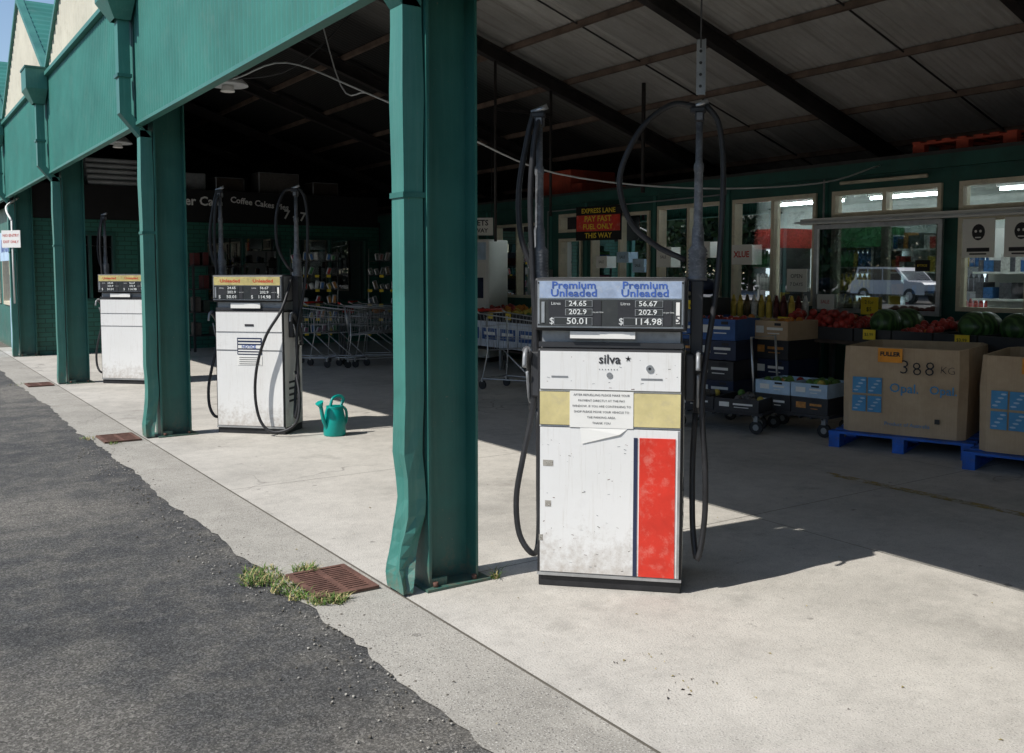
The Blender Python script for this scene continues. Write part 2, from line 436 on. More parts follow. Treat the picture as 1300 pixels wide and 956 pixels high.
tuft('grass',[(1.60,4.50,.08),(1.60,4.35,.07),(1.75,4.06,.05),(1.58,4.66,.10),(1.68,4.10,.06),(1.8,4.58,.07),(1.62,4.22,.06),(1.52,4.55,.08)],1300,.045)
tuft('weed',[(2.54,3.92,.02)],40,.08)
tuft('grass',[(1.62,9.4,.1),(1.6,14.5,.15),(1.75,9.0,.06)],120,.04)
b=B('leaf_litter')
for i in range(110):
    x=U(1.7,4.4) ;y=U(.6,6); s_=U(.003,.010); a=U(0,3.14)
    if R()<.25: x,y=U(2.3,2.6),U(2.4,2.8)
    dx,dy=math.cos(a)*s_,math.sin(a)*s_
    b.quad([(x-dx,y-dy,.0105),(x+dy*.5,y-dx*.5,.014),(x+dx,y+dy,.0105),(x-dy*.5,y+dx*.5,.016)],STRAW if R()<.5 else WOODD)
b.done(False)
b=B('gravel')
for i in range(900):
    y=U(.3,9); x=1.58+random.gauss(-.05,.12); s_=U(.002,.007)
    b.ball((x,y,.006),s_,AGG if R()<.6 else JOINT,(1,U(.7,1.2),.7),5,4)
b.done(False)

# ------------------------------------------------------------ canopy
COLS=[-6.15,-1.05,4.05,9.2,14.3,19.4]
def column(y,crush):
    b=B('steel_column',(0,y,0))
    x0,x1=2.18,2.46; h=4.2
    b.box(x0,x0+.014,-.1,.1,.02,h,GREEN); b.box(x1-.014,x1,-.1,.1,.02,h,GREEN)
    b.box(x0+.014,x1-.014,-.006,.006,.02,h,GREEN)
    b.box(x0-.03,x1+.05,-.14,.14,.009,.022,GREEN)
    for (dx,dy) in ((.03,-.11),(.25,-.11),(.25,.11)):
        b.cyl((x0+dx,dy,.022),(x0+dx,dy,.045),.013,.013,RUST,6)
    b.box(x0+.015,x0+.10,-.1,-.085,.02,.06,GREEN)
    b.done()
    p=B('downpipe',(0,y,0))
    w,d=.062,.05; cx,cy=2.118,-.02
    zz=[.02,.05,.09,.13,.18,.24,.3,.38,.46,.56,.68,.8,.95,1.1,1.3,1.6,2.0,2.35,2.38,2.42,2.7,2.84]
    rings=[]
    for z in zz:
        c=crush*max(0,1-z/.95)
        ox=-.026*c*math.sin(z*10)-.012*c; oy=-.02*c*math.cos(z*13)
        ww=w*(1+.15*c*math.sin(z*23)); dd=d*(1-.2*c*abs(math.cos(z*11)))
        if z<.2: ox-=.055*crush*(1-z/.2); ww*=1+.35*crush*(1-z/.2); dd*=1-.4*crush*(1-z/.2)
        if 2.35<=z<=2.42: ww+=.006;dd+=.006
        rings.append([p.v((cx+ox+a*dd,cy+oy+e*ww+U(-.004,.004)*c,z)) for a,e in ((-1,-1),(0,-1+.35*c*math.sin(z*17)),(1,-1),(1,1),(-1,1),(-1+.6*c*abs(math.sin(z*8)),0))])
    for i in range(len(rings)-1):
        for k in range(6):
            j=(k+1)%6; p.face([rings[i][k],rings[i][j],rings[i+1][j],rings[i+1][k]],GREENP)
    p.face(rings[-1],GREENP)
    for z in (1.9,3.3) if False else (1.9,):
        p.box(2.06,2.18,-.09,.05,z,z+.025,GREEN)
    def seg(a,c2):
        A=[p.v((a[0]+i*.05,cy+j*.062,a[1])) for i,j in ((-1,-1),(1,-1),(1,1),(-1,1))]
        C=[p.v((c2[0]+i*.05,cy+j*.062,c2[1])) for i,j in ((-1,-1),(1,-1),(1,1),(-1,1))]
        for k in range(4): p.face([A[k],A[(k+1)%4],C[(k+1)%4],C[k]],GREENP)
    seg((2.118,2.78),(1.95,2.98)); seg((1.95,2.98),(1.95,3.85))
    p.box(1.885,2.01,-.1,.06,3.3,3.33,GREEN)
    A=[p.v((1.94+i*.07,cy+j*.09,3.8)) for i,j in ((-1,-1),(1,-1),(1,1),(-1,1))]
    C=[p.v((1.90+i*.13,cy+j*.22,3.98)) for i,j in ((-1,-1),(1,-1),(1,1),(-1,1))]
    D=[p.v((1.90+i*.13,cy+j*.22,4.24)) for i,j in ((-1,-1),(1,-1),(1,1),(-1,1))]
    for k in range(4):
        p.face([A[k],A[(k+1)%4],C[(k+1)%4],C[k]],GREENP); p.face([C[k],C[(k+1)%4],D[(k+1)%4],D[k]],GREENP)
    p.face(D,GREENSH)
    p.box(1.76,2.04,cy-.235,cy+.235,4.24,4.265,GREEN)
    p.done()
for i,y in enumerate(COLS): column(y,{4.05:1.0,9.2:.6}.get(y,.2))

b=B('petrol_station_canopy')
Y0,Y1=-8.7,27.0
b.corr((2.05,Y0,0),Y,(-1,0,0),Z,Y1-Y0,lambda u:2.91,lambda u:4.15,GREENSH,pitch=.085,amp=.013)
b.box(2.03,2.10,Y0,Y1,2.88,2.908,GREENP)
b.box(1.99,2.16,Y0,Y1,4.152,4.20,GREENP)
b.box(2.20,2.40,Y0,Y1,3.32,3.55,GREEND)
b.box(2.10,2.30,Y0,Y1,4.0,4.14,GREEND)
cs=[-11.25]+COLS+[24.5]
AP=1.55
for i in range(len(cs)-1):
    a,c=cs[i],cs[i+1]; mid=(a+c)/2; w=c-a
    if c<=Y0: continue
    b.corr((2.07,a,0),Y,(-1,0,0),Z,w,lambda u:4.2,lambda u:4.2+AP*(1-abs(u-w/2)/(w/2)),CREAM,pitch=.15,amp=.014)
    for (ya,yb) in ((a,mid),(c,mid)):
        b.prism([(ya,4.20),(ya,4.28),(yb,4.2+AP+.08),(yb,4.2+AP)],'x',2.02,2.12,GREENP)
        p0=Vector((2.12,ya,4.26)); p1=Vector((2.12,yb,4.26+AP))
        ud=(p1-p0); LL=ud.length
        b.corr(p0,ud,(0,0,1),X,LL,lambda u:0,lambda u:min(3.4,AP*(u/LL)/.391)+.01,GREENSH,pitch=.2,amp=.012)
RS=.32
def rz(x): return 7.34-RS*x
sl=Vector((1,0,-RS)).normalized()
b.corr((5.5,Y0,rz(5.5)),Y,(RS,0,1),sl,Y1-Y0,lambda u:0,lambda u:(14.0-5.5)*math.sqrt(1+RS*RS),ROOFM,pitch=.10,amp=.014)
fs=Vector((3.4,0,rz(5.5)-4.25)); 
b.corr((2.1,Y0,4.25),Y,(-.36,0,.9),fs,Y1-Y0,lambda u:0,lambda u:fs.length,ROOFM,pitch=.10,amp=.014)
for yr in [-8.4,-5.05,-1.7,1.65,5.0,8.35,11.7,15.05,18.4,21.75,25.1]:
    for (o0,o1,hw) in ((-.10,-.125,.06),(-.125,-.285,.01),(-.285,-.31,.06)):
        b.prism([(5.5,rz(5.5)+o0),(14,rz(14)+o0),(14,rz(14)+o1),(5.5,rz(5.5)+o1)],'y',yr-hw,yr+hw,RAFT)
        b.prism([(2.3,4.3+o0),(5.5,rz(5.5)+o0),(5.5,rz(5.5)+o1),(2.3,4.3+o1)],'y',yr-hw,yr+hw,RAFT)
for xp in [5.6,6.7,7.8,8.9,10.0,11.1,12.2,13.3]:
    z=rz(xp); b.box(xp-.03,xp+.03,Y0,Y1,z-.098,z-.02,PURL)
for xp in [2.9,3.8,4.7]:
    z=4.25+(xp-2.1)/3.4*(rz(5.5)-4.25); b.box(xp-.03,xp+.03,Y0,Y1,z-.098,z-.02,PURL)
for yy in (3.3,6.7,10.0):
    b.tube([(5.6,yy,rz(5.6)-.06),(13.3,yy,rz(13.3)-.06)],.012,RAFT,6,smooth=False)
b.prism([(2.1,0),(14,0),(14,rz(14)),(5.5,rz(5.5)),(2.1,4.25)],'y',27.0,27.08,RAFT)
b.prism([(2.4,0),(14,0),(14,rz(14)),(5.5,rz(5.5)),(2.4,4.25)],'y',Y0-.08,Y0,RAFT)  # unseen near end wall, added to keep sky light out of the interior
b.box(14.0,14.1,Y0,Y1,0,rz(14),RAFT)
b.done(False)

def lamp(x,y,z):
    l=B('ceiling_lamp',(x,y,z))
    l.lathe((0,0,0),[(.20,0),(.19,.02),(.08,.12),(.05,.14),(.05,.25)],POLY,20)
    l.cyl((0,0,-.06),(0,0,0.01),.07,.05,PAPER,12)
    l.cyl((0,0,.25),(0,0,1.2),.012,.012,DARK,6); l.done()
lamp(3.0,9.5,3.40);lamp(3.0,14.6,3.40)
c=B('hanging_cable')
c.tube([(3.0,9.5,3.45),(3.0,9.1,3.42),(3.2,8.4,3.45),(3.6,7.6,3.1),(4.2,7.0,2.72),(5.2,7.0,2.45),(6.5,6.6,2.35),(8.0,6.3,2.45),(9.45,6.6,2.75)],.008,POLY,6)
c.tube([(3.0,9.5,3.45),(3.4,8.6,3.5),(4.2,8.35,4.4)],.008,BLACK,6)
c.tube([(3.6,7.6,3.1),(3.5,7.9,3.2),(3.4,8.3,4.2)],.006,POLY,6)
c.done()
c=B('support_pole')
for (x,y,z0,z1) in ((7.6,11.7,2.0,rz(7.6)-.3),(8.6,11.7,2.4,rz(8.6)-.3)):
    c.cyl((x,y,z0),(x,y,z1),.022,.022,RAFT,8)
c.box(7.6,8.6,11.68,11.72,3.9,3.94,RAFT)
c.cyl((9.3,10.4,2.7),(9.3,10.4,rz(9.3)-.1),.03,.03,RAFT,8)
c.done()
c=B('hose_hanger',(3.33,3.32,0),-math.pi/4)
c.box(-.02,.02,-.003,.003,2.40,2.66,GREYP); c.box(.02,.024,-.02,.02,2.40,2.66,GREYP)
for i in range(4): c.cyl((0,-.006,2.44+i*.055),(0,-.0035,2.44+i*.055),.008,.008,DARK,6)
c.cyl((0,0,2.62),(0,0,4.6),.005,.005,DARK,6)
c.done()

# ------------------------------------------------------------ shop (long wall)
def wall_open(b,axis,a0,a1,z0,z1,t0,t1,ops,m):
    def bx(p,q,r,s_):
        if q-p<1e-4 or s_-r<1e-4: return
        if axis=='y': b.box(t0,t1,p,q,r,s_,m)
        else: b.box(p,q,t0,t1,r,s_,m)
    cur=a0
    groups={}
    for o in ops: groups.setdefault((o[0],o[1]),[]).append((o[2],o[3]))
    for (p,q) in sorted(groups):
        bx(cur,p,z0,z1); zc=z0
        for (r,s_) in sorted(groups[(p,q)]):
            bx(p,q,zc,r); zc=s_
        bx(p,q,zc,z1); cur=q
    bx(cur,a1,z0,z1)
s=B('shop_building')
ops=[(-6,-3.5,1.1,2.5),(-2.5,0,1.1,2.5),(.6,3.6,1.1,2.5),
     (4.2,5.66,1.14,2.13),(4.2,5.66,2.2,2.5),
     (5.86,7.25,1.14,2.13),(5.86,7.25,2.2,2.5),
     (7.48,8.82,1.14,2.5),(9.02,10.27,1.05,2.5),(10.44,11.8,.95,2.45),(12.05,12.65,0.02,2.1),(12.05,12.65,2.2,2.5),
     (13.2,14.6,1.1,2.4),(15.2,18,1.1,2.4)]
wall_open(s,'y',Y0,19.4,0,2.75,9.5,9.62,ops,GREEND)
s.box(9.44,9.5,Y0,19.38,2.66,2.80,GREEND)
for yy in (3.9,7.36,8.92,10.35,11.95,12.9,14.9,18.6): s.box(9.485,9.4999,yy-.03,yy+.03,.1,2.655,GREEN)
for o in ops:
    y0,y1,z0,z1=o; f=.045; fx0,fx1=9.465,9.60
    s.box(fx0,fx1,y0,y1,z0,z0+f,CREAMF); s.box(fx0,fx1,y0,y1,z1-f,z1,CREAMF)
    s.box(fx0,fx1,y0,y0+f,z0+f,z1-f,CREAMF); s.box(fx0,fx1,y1-f,y1,z0+f,z1-f,CREAMF)
    if y1-y0>1.0:
        ym=(y0+y1)/2; s.box(fx0+.01,fx1,ym-.025,ym+.025,z0+f,z1-f,CREAMF)
    s.quad([(9.54,y0+f,z0+f),(9.54,y1-f,z0+f),(9.54,y1-f,z1-f),(9.54,y0+f,z1-f)],GLASS)
s.box(9.36,9.44,3.9,7.62,2.12,2.19,WHITE)
s.box(9.30,9.36,3.6,7.66,2.135,2.155,STEEL)
y0,y1,z0,z1=5.78,7.42,1.08,2.11
for bb in ((y0,y1,z0,z0+.05),(y0,y1,z1-.05,z1)): s.box(9.37,9.41,bb[0],bb[1],bb[2],bb[3],STEEL)
for bb in ((y0,y0+.05),(y1-.05,y1)): s.box(9.37,9.41,bb[0],bb[1],z0+.05,z1-.05,STEEL)
s.quad([(9.39,y0+.05,z0+.05),(9.39,y1-.05,z0+.05),(9.39,y1-.05,z1-.05),(9.39,y0+.05,z1-.05)],GLASSR)
s.box(9.62,13.8,Y0,19.4,2.70,2.76,PLASTER)
s.box(9.44,13.8,Y0,19.4,2.80,2.84,RAFT)
s.box(9.62,13.8,Y0,19.4,.0,.03,SHOPFL)
s.box(13.8,13.9,Y0,19.4,0,2.84,PLASTER)
for yy in (2.2,4.3,6.0,7.9,9.6,11.3,13.5,16):
    for xx in (10.4,12.0):
        s.box(xx-.05,xx+.05,yy-.65,yy+.65,2.64,2.695,WHITE)
        s.cyl((xx,yy-.62,2.61),(xx,yy+.62,2.61),.018,.018,TUBE,6)
s.cyl((9.42,6.0,2.585),(9.42,7.1,2.585),.02,.02,CREAMF,8)
s.tube([(9.46,7.36,.5),(9.46,7.36,2.65)],.012,GREYP,6,smooth=False)
s.tube([(9.43,8.9,2.65),(9.43,8.9,2.58),(9.43,12.9,2.56),(9.43,12.9,1.2)],.010,GREYP,6,smooth=False)
s.box(9.40,9.48,12.82,12.98,1.3,1.6,GREYP,.005)
s.done()

def shelf(x,y0,y1,h,mats,name='shop_shelf'):
    b=B(name)
    b.box(x,x+.04,y0,y1,0.03,h,WHITE)
    zz=.25
    while zz<h-.1:
        b.box(x-.35,x,y0,y1,zz,zz+.025,WHITE)
        y=y0+.03
        while y<y1-.1:
            w=U(.06,.16); hh=U(.12,.24); m=random.choice(mats)
            if R()<.9: b.box(x-.33,x-.06,y,y+w*.93,zz+.026,zz+.026+hh,m)
            y+=w
        zz+=.32
    b.done()
def fridge(x,y,w,h,head,name='drinks_fridge'):
    b=B(name)
    b.box(x+.6,x+.65,y,y+w,.03,h,FRIDGEL)
    b.box(x,x+.6,y-.04,y,.03,h,DARK); b.box(x,x+.6,y+w,y+w+.04,.03,h,DARK)
    b.box(x-.01,x+.65,y-.04,y+w+.04,h,h+.28,head)
    for k in range(5):
        z=.25+k*.34; b.box(x+.05,x+.59,y+.01,y+w-.01,z,z+.015,STEEL)
        yy=y+.03
        m=random.choice(GOODS)
        while yy<y+w-.08:
            if R()<.25: m=random.choice(GOODS)
            b.cyl((x+.12,yy+.035,z+.016),(x+.12,yy+.035,z+.2),.032,.032,m,8); b.cyl((x+.12,yy+.035,z+.2),(x+.12,yy+.035,z+.26),.03,.012,m,8)
            yy+=.075
    b.box(x-.02,x,y-.01,y+.02,.1,h,STEEL)
    b.done()
fridge(10.9,10.2,.8,1.9,WHITE); fridge(10.9,11.2,.8,1.9,GOODS[2]); fridge(10.9,9.2,.8,1.9,GOODS[0]); fridge(10.9,12.2,.8,1.9,GOODS[3])
fridge(11.5,8.1,.7,1.9,GOODS[3]); fridge(12.4,6.6,.8,1.85,WHITE)
shelf(12.2,7.4,9.0,2.1,GOODS); shelf(11.4,4.0,6.4,1.9,[GOODS[4],GOODS[4],GOODS[7],GOODS[2]])
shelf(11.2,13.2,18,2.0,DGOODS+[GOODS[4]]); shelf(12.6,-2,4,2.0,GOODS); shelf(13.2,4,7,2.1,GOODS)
c=B('shop_counter'); c.box(9.75,10.35,3.0,8.6,.03,.95,WOODD); c.box(9.70,10.4,3.0,8.6,.95,1.0,WHITE)
c.box(9.9,10.2,8.0,8.3,1.0,1.35,DARK,.02); c.box(9.9,10.25,6.2,6.5,1.0,1.3,DARK,.02); c.done()

def sign(name,x,y,z,w,h,bg,lines,tm,th=.012,facing='x',bold=0):
    b=B(name,(x,y,z),0 if facing=='y' else -math.pi/2)
    b.box(-w/2,w/2,0,th,-h/2,h/2,bg)
    for t,sz,dz,mm in lines: b.text(t,sz,(0,-.004,dz),X,Z,mm or tm,bold=bold)
    b.done()
b=B('express_lane_sign',(9.25,11.35,2.30),-math.pi/2+.25)
b.box(-.43,.43,0,.012,-.26,.26,CHAR); b.text('EXPRESS LANE',.10,(0,-.004,.19),X,Z,YELT,bold=.002); b.text('THIS WAY',.11,(0,-.004,-.19),X,Z,YELT,bold=.002)
b.box(-.41,.41,-.012,-.001,-.12,.125,RED); b.text('PAY FAST',.12,(0,-.016,.065),X,Z,YELT,bold=.002); b.text('FUEL ONLY',.11,(0,-.016,-.055),X,Z,YELT,bold=.002); b.done()
b=B('toilets_sign',(8.6,13.9,2.33),-.75)
b.box(-.32,.32,0,.012,-.15,.15,PAPER); b.text('TOILETS',.13,(0,-.004,.06),X,Z,INK,bold=.003); b.text('THIS WAY',.10,(0,-.004,-.07),X,Z,INK,bold=.002)
b.cyl((-.3,.006,.15),(-.3,.006,1.9),.006,.006,DARK,6);b.cyl((.3,.006,.15),(.3,.006,1.9),.006,.006,DARK,6); b.done()
sign('window_poster',9.44,8.62,1.78,.34,.26,PAPER,[('XLUE',.11,0,REDT)],BLUET,bold=.003)
sign('window_poster',9.44,7.72,1.45,.30,.28,PAPER,[('OPEN',.07,.05,INK),('7 DAYS',.06,-.05,INK)],INK)
sign('window_poster',9.35,7.22,1.20,.24,.18,PAPER,[('SALE',.06,0,REDT)],INK)
sign('window_poster',9.35,6.62,1.17,.22,.20,YELT,[('2 for',.06,.04,INK),('$5',.07,-.04,INK)],INK)
sign('window_poster',9.35,5.98,1.62,.17,.12,CHAR,[('EFTPOS',.035,0,YELT)],INK)
for yy in (5.42,4.98,4.5):
    b=B('window_poster',(9.44,yy,1.9),-math.pi/2)
    b.box(-.17,.17,0,.01,-.2,.2,PAPER)
    b.ball((0,-.002,.06),.07,INK,(1,.08,1.2),12,8); b.box(-.12,.12,-.003,0,-.14,-.10,INK); b.box(-.09,.09,-.003,0,-.17,-.155,INK)
    b.ball((-.025,-.008,.07),.014,PAPER,(1,.1,1)); b.ball((.025,-.008,.07),.014,PAPER,(1,.1,1)); b.box(-.03,.03,-.009,-.006,.0,.012,PAPER); b.done()
for i,yy in enumerate((9.3,9.75,10.1,10.65,11.0,11.5)):
    sign('window_poster',9.44,yy,U(1.2,2.0),U(.2,.3),U(.15,.3),random.choice([PAPER,YELT,HPAPER,PAPER]),[('SALE',.06,0,None)],INK)
b=B('red_pallet')
def pallet(b,x0,x1,y0,y1,z,m,n=7):
    for i in range(n):
        t=y0+(y1-y0)*i/(n-1)*.92; b.box(x0+U(-.006,.006),x1+U(-.006,.006),t,t+(y1-y0)*.09,z+.122,z+.142+U(-.001,.001),m)
    for k in (0,.46,.92):
        xx=x0+(x1-x0)*k; ww=(x1-x0)*.08
        b.box(xx,xx+ww,y0,y1,z+.10,z+.1215,m)
        for q in (0,.44,.88): b.box(xx+.001,xx+ww-.001,y0+(y1-y0)*q,y0+(y1-y0)*(q+.12),z+.02,z+.0995,m)
        b.box(xx,xx+ww,y0,y1,z,z+.0195,m)
pallet(b,9.6,10.7,5.15,6.3,2.842,REDP); b.done()
b=B('storage_crate'); 
b.box(9.9,10.9,12.9,13.7,2.845,3.3,REDP,.02); b.box(9.9,10.9,12.6,12.88,2.845,3.05,REDP,.02)
b.done()

# ------------------------------------------------------------ cafe end building
e=B('cafe_building')
opx=[(3.0,3.9,1.0,2.3),(4.3,5.2,.02,2.15),(5.6,7.2,.9,2.3),(7.45,9.2,.9,2.3)]
wall_open(e,'x',2.42,9.5,0,2.55,19.45,19.6,opx,BRICK)
e.box(2.42,9.44,19.40,19.44,2.56,3.2,CHAR)
e.box(2.42,9.44,19.44,27,3.14,3.2,RAFT)
for (x0,x1,z0,z1) in opx:
    f=.05
    e.box(x0,x1,19.42,19.58,z0,z0+f,GREEND); e.box(x0,x1,19.42,19.58,z1-f,z1,GREEND)
    e.box(x0,x0+f,19.42,19.58,z0+f,z1-f,GREEND); e.box(x1-f,x1,19.42,19.58,z0+f,z1-f,GREEND)
    e.box((x0+x1)/2-.02,(x0+x1)/2+.02,19.43,19.57,z0+f,z1-f,GREEND)
    e.quad([(x0+f,19.52,z0+f),(x1-f,19.52,z0+f),(x1-f,19.52,z1-f),(x0+f,19.52,z1-f)],GLASSR)
e.text('Atelier Cafe',.25,(5.35,19.395,2.97),X,Z,WHITE,bold=.006)
e.text('Coffee Cakes Pies',.17,(6.75,19.395,2.97),(1,0,-.1),(.1,0,1),WHITE,bold=.004)
e.text('7 - 7',.26,(7.5,19.395,2.74),(1,0,-.1),(.1,0,1),WHITE,bold=.006)
wall_open(e,'y',19.52,27,0,2.87,2.30,2.415,[(20.0,22.6,.9,2.3),(23.2,26.4,.9,2.3)],GREEN)
for (y0,y1) in ((20.0,22.6),(23.2,26.4)):
    e.box(2.27,2.34,y0,y1,.88,.95,CREAMF);e.box(2.27,2.34,y0,y1,2.25,2.3,CREAMF)
    for yy in (y0,(y0+y1)/2,y1-.06): e.box(2.27,2.34,yy,yy+.06,.95,2.25,CREAMF)
    e.quad([(2.33,y0,.95),(2.33,y1,.95),(2.33,y1,2.25),(2.33,y0,2.25)],GLASSR)
e.box(3.0,9.3,23,23.05,0,3.1,RAFT); e.box(2.42,9.4,19.6,27,.01,.03,SHOPFL)
e.done()
b=B('shopfront_sign',(2.15,20.6,2.05),-math.pi/2)
b.box(-1.1,1.1,0,.03,-.28,.28,HPAPER); b.text('BUTCHERS',.34,(0,-.005,0),X,Z,BLUET,bold=.01); b.done()
b=B('shopfront_banner',(2.2,20.3,.55),-math.pi/2)
b.box(-.5,.5,0,.02,-.5,.5,HPAPER); b.text('BAIT',.25,(0,-.005,.1),X,Z,BLUET); b.done()
b=B('pipe_stack')
for r in range(5):
    for k in range(5): b.cyl((3.45,19.5+k*.12+r*.06,3.26+r*.11),(4.75,19.5+k*.12+r*.06,3.26+r*.11),.055,.055,POLY,10)
b.done()
b=B('storage_boxes')
for (x,w,h,m) in ((5.2,.5,.35,GREYP),(5.9,.6,.3,WOODD),(6.8,.9,.45,DGOODS[3]),(8.0,.6,.3,WOODD)): b.box(x,x+w,19.6,20.1,3.205,3.205+h,m,.02)
b.done()
b=B('parking_sign',(2.05,18.7,0))
b.tube([(.2,.7,2.9),(.0,.5,2.75),(-.05,.2,2.62),(0,0,2.45)],.018,PAPER,8)
b.cyl((0,0,1.0),(0,0,2.45),.014,.014,PAPER,8)
b.T=Matrix.Rotation(-math.radians(50),4,'Z')
b.box(-.2,.2,-.03,-.018,1.98,2.28,PAPER); b.text('NO ENTRY',.07,(0,-.034,2.19),X,Z,REDT); b.text('EXIT ONLY',.065,(0,-.034,2.08),X,Z,REDT)
b.done()

# ------------------------------------------------------------ fuel pumps
def pump(x,y,kind):
    b=B('fuel_pump',(x,y,.0095),-math.pi/4)
    b.box(-.345,.345,.012,.41,0,.055,BLACK,.004)
    b.box(-.35,.35,0,.42,.056,1.175,PUMPW,.012)
    b.box(-.338,.338,-.006,.0,.075,.795,PUMPW,.003)
    b.box(-.338,.338,-.006,.0,.975,1.165,PUMPW,.003)
    bandm=YEL if kind==1 else PUMPW
    b.box(-.338,.338,-.007,.0,.803,.967,bandm,.002)
    b.box(-.335,.335,.03,.40,1.176,1.262,GREYP,.004)
    b.box(-.345,.345,.008,.03,1.18,1.205,DARK)
    for z in (.3,.36,.42,.48): b.box(.35,.353,.1,.33,z,z+.02,DARK)
    for z in (.3,.36,.42,.48): b.box(-.353,-.35,.1,.33,z,z+.02,DARK)
    b.box(-.362,.362,-.02,.44,1.262,1.515,GREYP,.014)
    b.box(-.345,.345,-.028,-.019,1.275,1.502,STEEL,.002)
    tb,tt=(LBLUE,BLUET) if kind==1 else (YELD,REDT)
    b.box(-.335,.335,-.033,-.027,1.418,1.497,tb)
    for sx in (-.17,.165):
        if kind==1:
            b.text('Premium',.048,(sx,-.0345,1.478),X,Z,tt,sx=1.22,bold=.0009); b.text('Unleaded',.048,(sx,-.0345,1.441),X,Z,tt,sx=1.22,bold=.0009)
        else:
            b.text('Unleaded',.045,(sx,-.0345,1.458),X,Z,tt,sx=1.2,bold=.0006)
    b.box(-.335,.335,-.032,-.027,1.285,1.412,LCD)
    vals=(('24.65','202.9','50.01'),('56.67','202.9','114.98'))
    for k,sx in enumerate((-.165,.165)):
        b.box(sx-.125,sx+.125,-.036,-.031,1.288,1.408,DARK)
        for i,z in enumerate((1.392,1.352,1.308)):
            hh=.016 if i<2 else .019
            b.box(sx-.045-(.055 if i==2 else 0),sx+.085,-.039,-.036,z-hh,z+hh,GREYP if kind==1 else LCD)
            b.box(sx-.042-(.055 if i==2 else 0),sx+.082,-.0395,-.039,z-hh+.002,z+hh-.002,LCD)
            b.text(vals[k][i],.034 if i<2 else .042,(sx+.015,-.0412,z),X,Z,DIG,sx=1.15,bold=.0004)
        b.text('Litres',.020,(sx-.09,-.0375,1.392),X,Z,DIG); b.text('cents per litre',.011,(sx+.105,-.0375,1.352),X,Z,DIG)
        b.text('$',.045,(sx-.11,-.0375,1.308),X,Z,DIG)
    b.box(-.325,-.31,-.036,-.031,1.30,1.4,STEEL); b.box(.31,.327,-.036,-.031,1.30,1.4,PAPER)
    b.text('5',.05,(.318,-.0375,1.32),X,Z,INK)
    for sx in (-.34,.34):
        for z in (1.29,1.49): b.cyl((sx,-.028,z),(sx,-.031,z),.005,.005,DARK,8)
    if kind==1:
        b.box(-.19,.12,-.012,.006,1.225,1.258,PAPER)
        b.text('silva',.062,(0.0,-.0085,1.125),X,Z,INK,bold=.0010)
        for q in range(5):
            a=q*math.pi*2/5+math.pi/2; cc=(.088,1.13)
            b.quad([(cc[0]-math.sin(a)*.004,-.0085,cc[1]+math.cos(a)*.004),(cc[0]+math.cos(a)*.017,-.0085,cc[1]+math.sin(a)*.017),(cc[0]+math.sin(a)*.004,-.0085,cc[1]-math.cos(a)*.004),(cc[0]-math.cos(a)*.005,-.0085,cc[1]-math.sin(a)*.005)],INK)
        b.cyl((.19,.0,1.085),(.19,-.012,1.085),.019,.017,STEEL,16); b.cyl((.19,-.012,1.085),(.19,-.014,1.085),.007,.007,DARK,8)
        b.cyl((0,.0,1.05),(0,-.010,1.05),.014,.014,GREYP,16)
        for q in range(7): b.box(-.05+q*.014,-.046+q*.014,-.0075,-.005,1.075,1.080,GREYP)
        b.box(-.28,-.20,-.008,-.005,1.035,1.043,GREYP); b.box(.15,.25,-.008,-.005,1.03,1.038,GREYP)
        b.box(-.19,.115,-.010,-.0071,.795,.972,PAPER)
        for i,t in enumerate(('AFTER REFUELLING PLEASE MAKE YOUR','PAYMENT DIRECTLY AT THE PAY','WINDOW. IF YOU ARE CONTINUING TO','SHOP PLEASE MOVE YOUR VEHICLE TO','THE PARKING AREA.','THANK YOU')):
            b.text(t,.0150,(-.037,-.0115,.953-i*.027),X,Z,INK)
        b.quad([(-.14,-.0078,.795),(.09,-.0078,.795),(.05,-.013,.765),(-.13,-.010,.715)],PAPER)
        b.box(.118,.136,-.0095,-.0055,.078,.752,NAVY)
        b.box(.145,.315,-.0095,-.0055,.078,.752,RED)
        b.box(.325,.337,-.011,-.0055,.078,.79,STEEL)
        for _ in range(60):
            cx,cz=U(-.33,.1),U(.09,.75)
            if R()<.3: cz=U(.98,1.15); cx=U(-.33,.33)
            l=U(.002,.016)
            b.box(cx,cx+l,-.0068,-.0055,cz,cz+U(.0008,.003),random.choice([GREYP,RUST,JOINT]),rot=Matrix.Rotation(U(-.5,.5),3,'Y'))
        for (cx,cz,ww) in ((-.32,.60,.05),(-.31,.40,.03),(-.34,.23,.02)):
            b.box(cx,cx+ww,-.0070,-.0055,cz,cz+.03,AGG)
    else:
        if kind==2:
            b.box(-.12,.13,-.010,-.0055,.76,.92,NAVY); 
            for i,z in enumerate((.90,.87,.80,.775)): b.box(-.11,.12,-.012,-.010,z-.006,z+.006,PAPER)
            b.box(-.11,.12,-.012,-.010,.82,.85,PAPER); b.text('NOTICE',.04,(0,-.0135,.835),X,Z,BLUET,bold=.001)
            b.box(-.12,.13,-.010,-.0055,.66,.75,PAPER)
            for i in range(4): b.box(-.1,.11,-.0115,-.010,.73-i*.02,.735-i*.02,INK)
            b.box(-.04,.05,-.010,-.0055,1.03,1.05,INK)
        b.box(-.18,.12,-.008,.002,1.2,1.25,PAPER)
    b.box(-.349,.349,-.004,.0,.057,.072,STEEL)
